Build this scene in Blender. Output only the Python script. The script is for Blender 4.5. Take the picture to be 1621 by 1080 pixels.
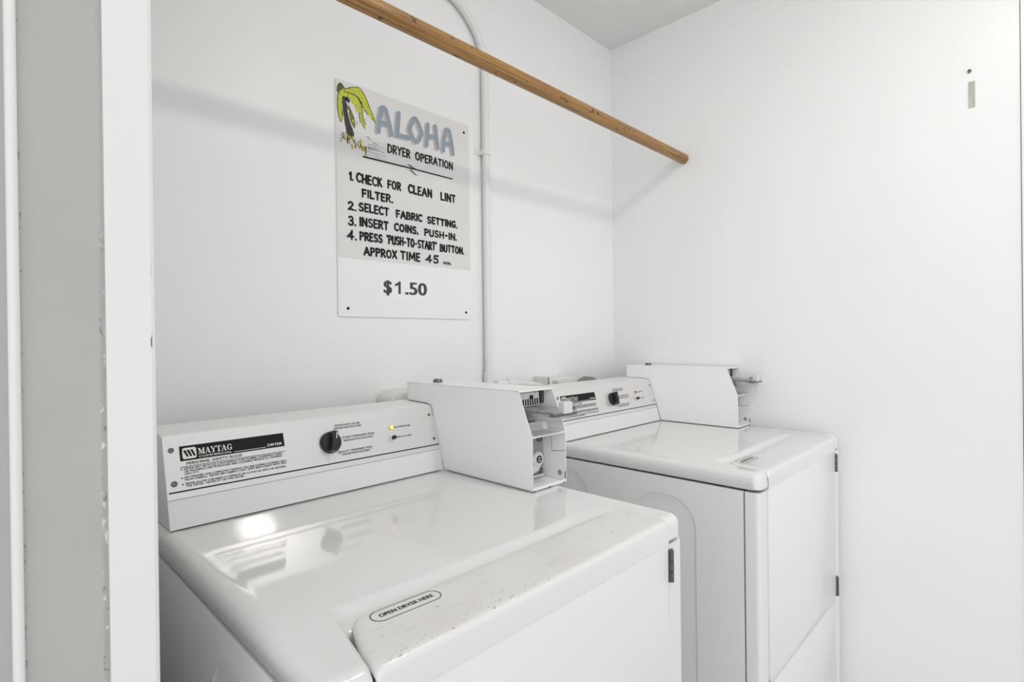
import bpy, bmesh, math, random
from mathutils import Vector, Matrix

# ------------------------------------------------------------------ clear
for o in list(bpy.data.objects):
    bpy.data.objects.remove(o)
SC = bpy.context.scene
COL = SC.collection

# ------------------------------------------------------------------ camera
YAW, PITCH, ROLL = 0.7943447, -0.0033025, -0.0120295
CAM = Vector((-0.2279076, -1.3322519, 1.2340767))
fwd = Vector((math.sin(YAW)*math.cos(PITCH), math.cos(YAW)*math.cos(PITCH), math.sin(PITCH)))
rt = Vector((math.cos(YAW), -math.sin(YAW), 0))
up = rt.cross(fwd)
r2 = rt*math.cos(ROLL) + up*math.sin(ROLL)
u2 = -rt*math.sin(ROLL) + up*math.cos(ROLL)
cd = bpy.data.cameras.new('camera')
cam = bpy.data.objects.new('camera', cd)
COL.objects.link(cam)
cam.matrix_world = Matrix(((r2.x, u2.x, -fwd.x, CAM.x), (r2.y, u2.y, -fwd.y, CAM.y), (r2.z, u2.z, -fwd.z, CAM.z), (0, 0, 0, 1)))
cd.sensor_fit = 'HORIZONTAL'
cd.sensor_width = 36.0
cd.lens = 849.295/1621*36.0
cd.clip_start = 0.01
SC.camera = cam

# ------------------------------------------------------------------ world, exposure
w = bpy.data.worlds.new('daylight')
SC.world = w
w.use_nodes = True
bg = w.node_tree.nodes['Background']
bg.inputs[0].default_value = (0.97, 0.985, 1.0, 1)
# overcast daylight, brightest towards the open side of the building (front left)
_n, _l = w.node_tree.nodes, w.node_tree.links
_tc = _n.new('ShaderNodeTexCoord'); _vd = _n.new('ShaderNodeVectorMath'); _vd.operation = 'DOT_PRODUCT'
_vd.inputs[1].default_value = Vector((-0.75, -0.64, 0.16)).normalized()
_l.new(_tc.outputs['Generated'], _vd.inputs[0])
_mx = _n.new('ShaderNodeMath'); _mx.operation = 'MAXIMUM'; _mx.inputs[1].default_value = 0.0
_l.new(_vd.outputs['Value'], _mx.inputs[0])
_pw = _n.new('ShaderNodeMath'); _pw.operation = 'POWER'; _pw.inputs[1].default_value = 3.0
_l.new(_mx.outputs[0], _pw.inputs[0])
_ma = _n.new('ShaderNodeMath'); _ma.operation = 'MULTIPLY_ADD'; _ma.inputs[1].default_value = 0.72; _ma.inputs[2].default_value = 0.45
_l.new(_pw.outputs[0], _ma.inputs[0]); _l.new(_ma.outputs[0], bg.inputs[1])
SC.view_settings.view_transform = 'Standard'
SC.view_settings.look = 'None'
SC.view_settings.exposure = 0.69
SC.view_settings.gamma = 1.0
SC.view_settings.use_curve_mapping = False
LAMP_STRENGTH = 54.0

# ------------------------------------------------------------------ materials
def mat(name, col, rough=0.5, metal=0.0, coat=0.0, spec=0.5, emit=None, estr=0.0):
    m = bpy.data.materials.new(name)
    m.use_nodes = True
    b = m.node_tree.nodes['Principled BSDF']
    b.inputs['Base Color'].default_value = (*col, 1)
    b.inputs['Roughness'].default_value = rough
    b.inputs['Metallic'].default_value = metal
    b.inputs['Specular IOR Level'].default_value = spec
    b.inputs['Coat Weight'].default_value = coat
    b.inputs['Coat Roughness'].default_value = 0.05
    if emit:
        b.inputs['Emission Color'].default_value = (*emit, 1)
        b.inputs['Emission Strength'].default_value = estr
    return m

def nodes(m):
    return m.node_tree.nodes, m.node_tree.links, m.node_tree.nodes['Principled BSDF']

def noise(m, scale, detail=3, stretch=(1, 1, 1)):
    n, l, b = nodes(m)
    tc = n.new('ShaderNodeTexCoord'); mp = n.new('ShaderNodeMapping'); nz = n.new('ShaderNodeTexNoise')
    mp.inputs['Scale'].default_value = stretch
    nz.inputs['Scale'].default_value = scale
    nz.inputs['Detail'].default_value = detail
    l.new(tc.outputs['Object'], mp.inputs[0]); l.new(mp.outputs[0], nz.inputs['Vector'])
    return nz.outputs['Fac']

def math_(m, op, a, b_=None, clamp=False):
    n, l, b = nodes(m)
    x = n.new('ShaderNodeMath'); x.operation = op; x.use_clamp = clamp
    for i, v in enumerate((a, b_)):
        if v is None: continue
        if isinstance(v, (int, float)): x.inputs[i].default_value = v
        else: l.new(v, x.inputs[i])
    return x.outputs[0]

def ramp(m, v, lo, hi):
    n, l, b = nodes(m)
    x = n.new('ShaderNodeMapRange'); x.interpolation_type = 'SMOOTHSTEP'
    l.new(v, x.inputs['Value'])
    x.inputs['From Min'].default_value = lo; x.inputs['From Max'].default_value = hi
    return x.outputs['Result']

def xyz(m):
    n, l, b = nodes(m)
    tc = n.new('ShaderNodeTexCoord'); s = n.new('ShaderNodeSeparateXYZ')
    l.new(tc.outputs['Object'], s.inputs[0])
    return s.outputs

def mixcol(m, fac, c2):
    """overlay c2 on the current base colour by fac"""
    n, l, b = nodes(m)
    x = n.new('ShaderNodeMix'); x.data_type = 'RGBA'
    l.new(fac, x.inputs['Factor'])
    inp = b.inputs['Base Color']
    if inp.links: l.new(inp.links[0].from_socket, x.inputs[6])
    else: x.inputs[6].default_value = inp.default_value
    x.inputs[7].default_value = (*c2, 1)
    l.new(x.outputs[2], inp)

def bump(m, h, strength=0.1, dist=0.002):
    n, l, b = nodes(m)
    x = n.new('ShaderNodeBump'); x.inputs['Strength'].default_value = strength; x.inputs['Distance'].default_value = dist
    l.new(h, x.inputs['Height']); l.new(x.outputs[0], b.inputs['Normal'])

WALL = mat('white_wall_paint', (0.885, 0.883, 0.878), 0.36, spec=0.3)
mixcol(WALL, ramp(WALL, noise(WALL, 2.2, 4), 0.35, 0.75), (0.87, 0.868, 0.862))
bump(WALL, noise(WALL, 26, 5, (1, 1, 0.6)), 0.18, 0.0015)
CEIL = mat('ceiling_paint', (0.83, 0.82, 0.81), 0.7)
bump(CEIL, noise(CEIL, 60, 3), 0.1, 0.001)
FLOOR = mat('concrete_floor', (0.58, 0.58, 0.57), 0.6)
mixcol(FLOOR, ramp(FLOOR, noise(FLOOR, 6, 6), 0.4, 0.7), (0.52, 0.52, 0.51))
GREY = mat('grey_wall_paint', (0.485, 0.478, 0.462), 0.65, spec=0.3)
mixcol(GREY, ramp(GREY, noise(GREY, 9, 4), 0.45, 0.8), (0.455, 0.447, 0.43))
bump(GREY, noise(GREY, 160, 4, (1, 1, 0.15)), 0.25, 0.001)
_x = xyz(GREY)
# ragged paint edge beside the white board (object x of the board edge is -0.142)
_edge = math_(GREY, 'SUBTRACT', 1.0, ramp(GREY, math_(GREY, 'ABSOLUTE', math_(GREY, 'ADD', _x[0], 0.1445)), 0.0006, 0.0030), True)
_low = math_(GREY, 'SUBTRACT', 1.0, ramp(GREY, _x[2], 1.15, 1.45), True)
mixcol(GREY, math_(GREY, 'MULTIPLY', math_(GREY, 'MULTIPLY', _edge, 0.75), math_(GREY, 'ADD', math_(GREY, 'MULTIPLY', _low, 0.75), 0.25)), (0.40, 0.39, 0.36))
mixcol(GREY, math_(GREY, 'MULTIPLY', math_(GREY, 'MULTIPLY', _edge, _low), ramp(GREY, noise(GREY, 210, 3, (1, 1, 0.5)), 0.58, 0.68)), (0.2, 0.19, 0.175))
mixcol(GREY, math_(GREY, 'MULTIPLY', math_(GREY, 'MULTIPLY', _edge, _low), ramp(GREY, noise(GREY, 150, 3, (1, 1, 0.6)), 0.56, 0.66)), (0.74, 0.73, 0.70))
_e2 = math_(GREY, 'SUBTRACT', 1.0, ramp(GREY, math_(GREY, 'ABSOLUTE', math_(GREY, 'ADD', _x[0], 0.1968)), 0.0004, 0.0018), True)
mixcol(GREY, math_(GREY, 'MULTIPLY', _e2, ramp(GREY, noise(GREY, 130, 3), 0.56, 0.66)), (0.30, 0.29, 0.27))
TRIM = mat('white_trim_paint', (0.83, 0.83, 0.82), 0.38)
bump(TRIM, noise(TRIM, 120, 3, (1, 1, 0.04)), 0.3, 0.0008)
_x = xyz(TRIM)
_e = math_(TRIM, 'SUBTRACT', 1.0, ramp(TRIM, math_(TRIM, 'ABSOLUTE', math_(TRIM, 'ADD', _x[0], 0.1085)), 0.0002, 0.0009), True)
_zr = math_(TRIM, 'MULTIPLY', ramp(TRIM, _x[2], 1.08, 1.12), math_(TRIM, 'SUBTRACT', 1.0, ramp(TRIM, _x[2], 1.28, 1.36), True))
mixcol(TRIM, math_(TRIM, 'MULTIPLY', math_(TRIM, 'MULTIPLY', _e, _zr), ramp(TRIM, noise(TRIM, 110, 2, (1, 1, 0.3)), 0.60, 0.66)), (0.09, 0.085, 0.08))

ENAMEL = mat('white_enamel', (0.77, 0.768, 0.762), 0.075, coat=0.25)
_z = xyz(ENAMEL)
mixcol(ENAMEL, math_(ENAMEL, 'MULTIPLY', ramp(ENAMEL, noise(ENAMEL, 95, 2), 0.765, 0.79), 0.6), (0.32, 0.29, 0.25))
ENAMEL_SAT = mat('white_satin_enamel', (0.80, 0.798, 0.792), 0.30)
mixcol(ENAMEL_SAT, math_(ENAMEL_SAT, 'MULTIPLY', ramp(ENAMEL_SAT, noise(ENAMEL_SAT, 70, 2), 0.76, 0.79), 0.3), (0.4, 0.38, 0.35))
WORN = mat('worn_white_enamel', (0.79, 0.788, 0.782), 0.3)
_tz = ramp(WORN, xyz(WORN)[2], 0.9075, 0.911)
mixcol(WORN, math_(WORN, 'MULTIPLY', _tz, 1.0), (0.765, 0.755, 0.738))
mixcol(WORN, math_(WORN, 'MULTIPLY', ramp(WORN, noise(WORN, 14, 6), 0.42, 0.72), math_(WORN, 'MULTIPLY', _tz, 0.5)), (0.70, 0.675, 0.63))
mixcol(WORN, math_(WORN, 'MULTIPLY', ramp(WORN, noise(WORN, 110, 4, (0.35, 1.4, 1)), 0.62, 0.72), math_(WORN, 'MULTIPLY', _tz, 0.3)), (0.5, 0.45, 0.38))
_x = xyz(WORN)
_fr = math_(WORN, 'SUBTRACT', 1.0, ramp(WORN, _x[1], -0.362, -0.338), True)
_tz = ramp(WORN, _x[2], 0.9085, 0.911)
_lx = math_(WORN, 'SUBTRACT', 1.0, ramp(WORN, _x[0], -0.12, 0.08), True)
mixcol(WORN, math_(WORN, 'MULTIPLY', math_(WORN, 'MULTIPLY', math_(WORN, 'MULTIPLY', _fr, _tz), math_(WORN, 'ADD', math_(WORN, 'MULTIPLY', _lx, 0.85), 0.1)), ramp(WORN, noise(WORN, 330, 4, (0.5, 1, 1)), 0.62, 0.69)), (0.14, 0.11, 0.08))
mixcol(WORN, math_(WORN, 'MULTIPLY', _tz, ramp(WORN, noise(WORN, 85, 2), 0.745, 0.765)), (0.2, 0.17, 0.13))
ALU = mat('satin_aluminium', (0.76, 0.755, 0.745), 0.30, metal=0.55)
bump(ALU, noise(ALU, 240, 2, (0.03, 1, 1)), 0.05, 0.0004)
ALU_DARK = mat('dull_zinc', (0.40, 0.40, 0.395), 0.45, metal=0.6)
mixcol(ALU_DARK, ramp(ALU_DARK, noise(ALU_DARK, 60, 4), 0.45, 0.7), (0.52, 0.51, 0.50))
ZINC = mat('bright_zinc', (0.50, 0.495, 0.485), 0.38, metal=0.7)
mixcol(ZINC, ramp(ZINC, noise(ZINC, 80, 4), 0.45, 0.7), (0.62, 0.61, 0.60))
PALEZINC = mat('pale_zinc', (0.74, 0.735, 0.725), 0.4, metal=0.3)
STEEL = mat('dark_steel', (0.16, 0.16, 0.155), 0.4, metal=0.8)
SCREW = mat('screw_steel', (0.22, 0.215, 0.205), 0.4, metal=0.8)
BLACK = mat('black_ink', (0.012, 0.011, 0.010), 0.6, spec=0.2)
INK = mat('dark_print', (0.022, 0.021, 0.020), 0.6, spec=0.2)
KNOB = mat('black_plastic', (0.014, 0.014, 0.014), 0.32)
CHROME = mat('chrome', (0.7, 0.7, 0.69), 0.15, metal=1.0)
WHITEINK = mat('white_ink', (0.82, 0.82, 0.80), 0.5)
AMBER = mat('amber_lit_lens', (0.9, 0.55, 0.08), 0.4, emit=(1.0, 0.62, 0.12), estr=0.75)
AMBER_RIM = mat('amber_rim', (0.55, 0.30, 0.05), 0.4)
RED = mat('red_unlit_lens', (0.45, 0.03, 0.025), 0.3)
WOOD = mat('varnished_wood', (0.31, 0.160, 0.045), 0.36)
mixcol(WOOD, ramp(WOOD, noise(WOOD, 18, 5, (0.18, 2.5, 2.5)), 0.42, 0.66), (0.42, 0.235, 0.072))
mixcol(WOOD, math_(WOOD, 'MULTIPLY', ramp(WOOD, noise(WOOD, 70, 4, (0.08, 3, 3)), 0.52, 0.66), 0.8), (0.15, 0.065, 0.02))
mixcol(WOOD, ramp(WOOD, noise(WOOD, 75, 1, (0.5, 1, 1)), 0.70, 0.74), (0.06, 0.03, 0.012))
PVC = mat('white_painted_pipe', (0.80, 0.795, 0.785), 0.35)
PLUGGREY = mat('grey_rubber', (0.22, 0.215, 0.205), 0.6)
OUTLET = mat('white_plastic', (0.76, 0.75, 0.73), 0.4)
BOARD = mat('sign_board_white', (0.87, 0.87, 0.865), 0.4)
FIELD = mat('sign_aged_field', (0.735, 0.73, 0.72), 0.4)
mixcol(FIELD, ramp(FIELD, noise(FIELD, 5, 4), 0.4, 0.75), (0.77, 0.765, 0.75))
BLUE = mat('slate_blue_paint', (0.285, 0.335, 0.40), 0.5)
BLUESH = mat('pinkish_grey_paint', (0.50, 0.475, 0.46), 0.5)
GREEN = mat('lime_green_paint', (0.56, 0.60, 0.045), 0.5)
mixcol(GREEN, ramp(GREEN, noise(GREEN, 520, 3, (1, 1, 0.4)), 0.55, 0.68), (0.10, 0.11, 0.02))
DKGREEN = mat('dark_green_paint', (0.13, 0.15, 0.03), 0.5)
mixcol(DKGREEN, ramp(DKGREEN, noise(DKGREEN, 200, 3, (1, 1, 0.4)), 0.52, 0.62), (0.42, 0.46, 0.05))
TRUNK = mat('trunk_paint', (0.03, 0.028, 0.026), 0.5)
mixcol(TRUNK, ramp(TRUNK, noise(TRUNK, 260, 3, (1, 1, 0.3)), 0.6, 0.7), (0.16, 0.13, 0.11))
YELLOW = mat('mustard_paint', (0.5, 0.42, 0.02), 0.5)
PAPER = mat('white_paper', (0.89, 0.89, 0.885), 0.6)
PRICE = mat('charcoal_print', (0.055, 0.055, 0.058), 0.6)
BEIGE = mat('bare_metal_strip', (0.43, 0.425, 0.36), 0.5)
mixcol(BEIGE, ramp(BEIGE, noise(BEIGE, 60, 3), 0.45, 0.7), (0.50, 0.50, 0.42))
GLOBE = mat('lamp_globe', (0.9, 0.88, 0.84), 0.4, emit=(1.0, 0.965, 0.92), estr=LAMP_STRENGTH)

# ------------------------------------------------------------------ builders
def obj(name, bm, m, parent=None, smooth=False, offset=(0, 0, 0), angle=35):
    if any(offset):
        bmesh.ops.translate(bm, verts=bm.verts, vec=[-c for c in offset])
    me = bpy.data.meshes.new(name)
    bm.to_mesh(me); bm.free()
    me.materials.append(m)
    if smooth:
        for p in me.polygons: p.use_smooth = True
        try: me.set_sharp_from_angle(angle=math.radians(angle))
        except Exception: pass
    o = bpy.data.objects.new(name, me)
    COL.objects.link(o)
    if parent: o.parent = parent
    return o

def empty(name, loc):
    o = bpy.data.objects.new(name, None)
    o.empty_display_size = 0.05
    o.location = loc
    COL.objects.link(o)
    return o

def tag(o, label, cat, group=None):
    o['label'] = label; o['category'] = cat
    if group: o['group'] = group
    return o

def struct(o):
    o['kind'] = 'structure'
    return o

def B(): return bmesh.new()

def bx(bm, x0, x1, y0, y1, z0, z1, r=0.0, seg=2):
    vs = [bm.verts.new((x, y, z)) for x in (x0, x1) for y in (y0, y1) for z in (z0, z1)]
    fs = [bm.faces.new([vs[i] for i in f]) for f in ((0, 1, 3, 2), (4, 6, 7, 5), (0, 4, 5, 1), (2, 3, 7, 6), (0, 2, 6, 4), (1, 5, 7, 3))]
    bmesh.ops.recalc_face_normals(bm, faces=fs)
    if r > 0:
        es = list({e for f in fs for e in f.edges})
        bmesh.ops.bevel(bm, geom=es, offset=r, segments=seg, profile=0.5, affect='EDGES')
    return bm

def prism(bm, poly, a0, a1, axis='x', r=0.0, seg=2):
    """poly of (u,v): axis x -> (y,z); axis y -> (x,z); axis z -> (x,y)"""
    def P(a, u, v):
        return (a, u, v) if axis == 'x' else ((u, a, v) if axis == 'y' else (u, v, a))
    A = [bm.verts.new(P(a0, *p)) for p in poly]
    C = [bm.verts.new(P(a1, *p)) for p in poly]
    fs = [bm.faces.new(A), bm.faces.new(C[::-1])]
    n = len(poly)
    for i in range(n):
        fs.append(bm.faces.new([A[i], C[i], C[(i+1) % n], A[(i+1) % n]]))
    bmesh.ops.recalc_face_normals(bm, faces=fs)
    if r > 0:
        es = list({e for f in fs for e in f.edges})
        bmesh.ops.bevel(bm, geom=es, offset=r, segments=seg, profile=0.5, affect='EDGES')
    return bm

def frame_z(d):
    d = Vector(d).normalized()
    a = Vector((0, 0, 1)) if abs(d.z) < 0.9 else Vector((1, 0, 0))
    u = a.cross(d).normalized(); v = d.cross(u)
    return u, v, d

def lathe(bm, c, d, prof, seg=28):
    """prof: list of (radius, along d)"""
    c = Vector(c); u, v, d = frame_z(d)
    rings = []
    for r, h in prof:
        if r < 1e-6: rings.append([bm.verts.new(c + d*h)])
        else: rings.append([bm.verts.new(c + d*h + (u*math.cos(t) + v*math.sin(t))*r) for t in (2*math.pi*i/seg for i in range(seg))])
    fs = []
    for a, b in zip(rings, rings[1:]):
        for i in range(seg):
            j = (i+1) % seg
            if len(a) == 1 and len(b) == 1: continue
            if len(a) == 1: fs.append(bm.faces.new([a[0], b[i], b[j]]))
            elif len(b) == 1: fs.append(bm.faces.new([a[i], a[j], b[0]]))
            else: fs.append(bm.faces.new([a[i], a[j], b[j], b[i]]))
    bmesh.ops.recalc_face_normals(bm, faces=fs)
    return bm

def cyl(bm, c, d, r, h, seg=24, bev=0.0):
    if bev: return lathe(bm, c, d, [(0, 0), (r, 0), (r, h-bev), (r-bev, h), (0, h)], seg)
    return lathe(bm, c, d, [(0, 0), (r, 0), (r, h), (0, h)], seg)

def tube(bm, pts, r, seg=14):
    pts = [Vector(p) for p in pts]
    rings = []; u = None
    for i, p in enumerate(pts):
        t = (pts[min(i+1, len(pts)-1)] - pts[max(i-1, 0)]).normalized()
        if u is None: u, v, _ = frame_z(t)
        else:
            u = (u - t*u.dot(t)).normalized()
        v = t.cross(u)
        rr = r[i] if isinstance(r, (list, tuple)) else r
        rings.append([bm.verts.new(p + (u*math.cos(a) + v*math.sin(a))*rr) for a in (2*math.pi*k/seg for k in range(seg))])
    fs = []
    for a, b in zip(rings, rings[1:]):
        for i in range(seg):
            j = (i+1) % seg
            fs.append(bm.faces.new([a[i], a[j], b[j], b[i]]))
    fs.append(bm.faces.new(rings[0][::-1])); fs.append(bm.faces.new(rings[-1]))
    bmesh.ops.recalc_face_normals(bm, faces=fs)
    return bm

def rrect(x0, x1, y0, y1, r, n=6, corners=(1, 1, 1, 1)):
    pts = []
    for k, (cx, cy, a0) in enumerate(((x1-r, y1-r, 0), (x0+r, y1-r, 90), (x0+r, y0+r, 180), (x1-r, y0+r, 270))):
        if corners[k]:
            for i in range(n+1):
                a = math.radians(a0 + 90*i/n)
                pts.append((cx + r*math.cos(a), cy + r*math.sin(a)))
        else:
            pts.append(((x1, y1), (x0, y1), (x0, y0), (x1, y0))[k])
    return pts

class Plane:
    """flat drawing plane: origin, right, up, normal"""
    def __init__(s, o, u, v):
        s.o = Vector(o); s.u = Vector(u).normalized(); s.v = Vector(v).normalized(); s.n = s.u.cross(s.v)
    def p(s, a, b, h=0.0): return s.o + s.u*a + s.v*b + s.n*h

def flat_poly(bm, pl, pts, h):
    f = bm.faces.new([bm.verts.new(pl.p(a, b, h)) for a, b in pts])
    f.normal_update()
    if f.normal.dot(pl.n) < 0: f.normal_flip()
    if len(pts) > 4: bmesh.ops.triangulate(bm, faces=[f])

def flat_rect(bm, pl, a0, a1, b0, b1, h): flat_poly(bm, pl, [(a0, b0), (a1, b0), (a1, b1), (a0, b1)], h)

def flat_disc(bm, pl, a, b, r, h, n=16, ry=None):
    ry = ry or r
    f = bm.faces.new([bm.verts.new(pl.p(a + r*math.cos(2*math.pi*i/n), b + ry*math.sin(2*math.pi*i/n), h)) for i in range(n)])
    f.normal_update()
    if f.normal.dot(pl.n) < 0: f.normal_flip()

_lift = [0]
def stroke(bm, pl, pts, wid, h, closed=False, taper=1.0):
    """one mitred ribbon with round ends; every stroke lies a hair above the one before"""
    _lift[0] = (_lift[0] + 1) % 24
    h += _lift[0]*1.2e-5
    P_ = [pts[0]]
    for p in pts[1:]:
        if math.hypot(p[0]-P_[-1][0], p[1]-P_[-1][1]) > 1e-7: P_.append(p)
    if closed and math.hypot(P_[0][0]-P_[-1][0], P_[0][1]-P_[-1][1]) < 1e-7: P_.pop()
    if len(P_) > 3 and math.hypot(P_[0][0]-P_[-1][0], P_[0][1]-P_[-1][1]) < 1e-6:
        P_.pop(); closed = True
    n = len(P_)
    if n < 2: return
    L, R = [], []
    for i in range(n):
        a = P_[i-1] if (i > 0 or closed) else None
        c = P_[(i+1) % n] if (i < n-1 or closed) else None
        q = P_[i]
        d1 = None if a is None else ((q[0]-a[0]), (q[1]-a[1])); d2 = None if c is None else ((c[0]-q[0]), (c[1]-q[1]))
        nr = lambda d: (d[0]/math.hypot(*d), d[1]/math.hypot(*d))
        d1 = nr(d1) if d1 else nr(d2); d2 = nr(d2) if d2 else d1
        mx, my = -(d1[1]+d2[1]), d1[0]+d2[0]; ml = math.hypot(mx, my) or 1
        mx /= ml; my /= ml
        k = 1/max(0.45, abs(mx*-d1[1] + my*d1[0]))
        w_ = wid*(1 + (taper-1)*i/max(1, n-1))*0.5*k
        L.append((q[0]+mx*w_, q[1]+my*w_)); R.append((q[0]-mx*w_, q[1]-my*w_))
    def V(p): return bm.verts.new(pl.p(p[0], p[1], h))
    lv = [V(p) for p in L]; rv = [V(p) for p in R]
    fs = []
    for i in range(n if closed else n-1):
        j = (i+1) % n
        fs.append(bm.faces.new([lv[i], rv[i], rv[j], lv[j]]))
    if not closed:
        for i, sg in ((0, -1), (n-1, 1)):
            q = P_[i]; o = P_[1] if i == 0 else P_[n-2]
            t = math.atan2(q[1]-o[1], q[0]-o[0]); w_ = wid*(1 + (taper-1)*i/max(1, n-1))*0.5
            arcp = [V((q[0]+w_*math.cos(t+math.radians(g)), q[1]+w_*math.sin(t+math.radians(g)))) for g in (-60, -30, 0, 30, 60)]
            e0, e1 = (lv[i], rv[i]) if i == 0 else (rv[i], lv[i])
            fs.append(bm.faces.new([e0] + arcp + [e1]))
    for f in fs:
        f.normal_update()
        if f.normal.dot(pl.n) < 0: f.normal_flip()

_tc = {}
def font_mesh(s, off=0.0, shear=0.0):
    k = (s, off, shear)
    if k in _tc: return _tc[k]
    cu = bpy.data.curves.new('t', 'FONT'); cu.body = s; cu.offset = off; cu.shear = shear; cu.resolution_u = 4; cu.fill_mode = 'FRONT'
    o = bpy.data.objects.new('t', cu); COL.objects.link(o)
    me = bpy.data.meshes.new_from_object(o)
    bpy.data.objects.remove(o)
    vs = [v.co.copy() for v in me.vertices]; fs = [tuple(p.vertices) for p in me.polygons]
    bpy.data.meshes.remove(me); bpy.data.curves.remove(cu)
    _tc[k] = (vs, fs)
    return _tc[k]

def text(bm, pl, s, x0, x1, base, cap, h, bold=0.0, shear=0.0):
    for k, d in enumerate((-bold, bold) if bold else (0,)): text1(bm, pl, s, x0+d, x1+d, base, cap, h+k*3e-5, 0.0, shear)

def text1(bm, pl, s, x0, x1, base, cap, h, off=0.0, shear=0.0):
    """set text with the built-in font: fitted between x0 and x1, capitals cap tall on baseline base"""
    vs, fs = font_mesh(s, off, shear)
    capv, _ = font_mesh('E', off)
    c0 = min(v.y for v in capv); ch = max(v.y for v in capv) - c0
    mx0 = min(v.x for v in vs); mx1 = max(v.x for v in vs)
    sx = (x1-x0)/(mx1-mx0); sy = cap/ch
    V = [bm.verts.new(pl.p(x0 + (v.x-mx0)*sx, base + (v.y-c0)*sy, h)) for v in vs]
    for f in fs:
        try:
            q = bm.faces.new([V[i] for i in f]); q.normal_update()
            if q.normal.dot(pl.n) < 0: q.normal_flip()
        except ValueError: pass

# hand-brushed capitals: strokes in a box 1 high
def arc(cx, cy, rx, ry, a0, a1, n=8): return [(cx + rx*math.cos(math.radians(a0+(a1-a0)*i/n)), cy + ry*math.sin(math.radians(a0+(a1-a0)*i/n))) for i in range(n+1)]
G = {
 'A': (.66, [[(0, 0), (.12, .45), (.32, 1)], [(.32, 1), (.52, .5), (.66, 0)], [(.1, .36), (.57, .36)]]),
 'B': (.55, [[(.02, 0), (.02, 1)], [(0, 1), (.3, .98)] + arc(.28, .76, .22, .22, 70, -90, 6) + [(.04, .53)], [(.04, .53), (.3, .53)] + arc(.3, .27, .25, .26, 80, -90, 6) + [(0, 0)]]),
 'C': (.55, [arc(.33, .5, .33, .5, 50, 310, 12)]),
 'D': (.62, [[(.03, 0), (.03, 1)], [(0, 1), (.2, .98)] + arc(.2, .5, .42, .48, 80, -80, 10) + [(0, 0)]]),
 'E': (.46, [[(.03, 1), (.03, 0)], [(.03, 1), (.46, 1)], [(.03, .52), (.4, .52)], [(.03, 0), (.46, .0)]]),
 'F': (.48, [[(.03, 1), (.05, 0)], [(.03, .98), (.48, 1.0)], [(.03, .52), (.42, .52)]]),
 'G': (.6, [arc(.33, .5, .33, .5, 50, 300, 12) + [(.55, .1), (.57, .42)], [(.36, .42), (.6, .42)]]),
 'H': (.6, [[(.03, 1), (.03, 0)], [(.57, 1), (.57, 0)], [(.03, .5), (.57, .5)]]),
 'I': (.08, [[(.04, 1), (.04, 0)]]),
 'K': (.56, [[(.03, 1), (.03, 0)], [(.5, 1), (.06, .46)], [(.16, .56), (.56, 0)]]),
 'L': (.46, [[(.03, 1), (.03, .02), (.46, .02)]]),
 'M': (.8, [[(.03, 0), (.08, 1)], [(.08, 1), (.4, .25)], [(.4, .25), (.72, 1)], [(.72, 1), (.78, 0)]]),
 'N': (.62, [[(.03, 0), (.03, 1)], [(.03, 1), (.58, 0)], [(.58, 0), (.58, 1)]]),
 'O': (.66, [arc(.33, .5, .31, .5, 90, 450, 16)]),
 'P': (.52, [[(.04, 0), (.04, 1)], [(0, 1), (.28, .99)] + arc(.26, .74, .25, .25, 70, -90, 7) + [(.05, .48)]]),
 'R': (.56, [[(.04, 0), (.04, 1)], [(0, 1), (.28, .99)] + arc(.26, .75, .24, .24, 70, -90, 7) + [(.05, .5)], [(.24, .5), (.56, 0)]]),
 'S': (.52, [arc(.27, .75, .23, .25, 40, 250, 9) + arc(.25, .25, .26, .25, 75, -150, 10)]),
 'T': (.56, [[(0, 1), (.56, .99)], [(.28, 1), (.27, 0)]]),
 'U': (.58, [[(.03, 1), (.03, .32)] + arc(.29, .28, .26, .28, 180, 360, 8) + [(.55, 1)]]),
 'X': (.58, [[(.02, 1), (.58, 0)], [(.56, 1), (0, 0)]]),
 'Y': (.58, [[(0, 1), (.29, .5)], [(.58, 1), (.29, .5), (.27, 0)]]),
 '1': (.22, [[(0, .80), (.18, .98)], [(.19, 1), (.19, 0)]]),
 '2': (.62, [arc(.28, .74, .26, .26, 165, -20, 8) + [(.1, .12), (.02, .03)], [(.02, .03), (.3, .1), (.62, .02)]]),
 '3': (.52, [arc(.24, .76, .24, .24, 150, -80, 8) + [(.2, .53)], [(.2, .53)] + arc(.22, .26, .28, .27, 70, -150, 9)]),
 '4': (.66, [[(.5, .9), (.0, .3), (.66, .33)], [(.46, 1), (.44, 0)]]),
 '5': (.56, [[(.55, 1), (.12, .98), (.08, .56)], [(.08, .56)] + arc(.26, .3, .27, .3, 110, -150, 9)]),
 '.': (.1, [[(.03, .02), (.05, .03)]]),
 ',': (.1, [[(.06, .06), (.02, -.12)]]),
 '-': (.40, [[(.08, .45), (.32, .47)]]),
 "'": (.08, [[(.05, 1.02), (.03, .86)]]),
 ' ': (.42, []),
}
def brush(bm, pl, s, x0, x1, base, cap, wid, h, rng=None, gap=.24):
    tot = sum(G[c][0] for c in s) + gap*(len(s)-1)
    k = (x1-x0)/tot; x = x0
    for c in s:
        wd, ss = G[c]
        jy = rng.uniform(-.03, .03)*cap if rng else 0
        for st in ss:
            w_ = wid*(rng.uniform(.9, 1.1) if rng else 1)
            stroke(bm, pl, [(x + a*k, base + jy + b*cap) for a, b in st], w_, h, taper=0.85 if rng else 1)
        x += (wd+gap)*k

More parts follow.
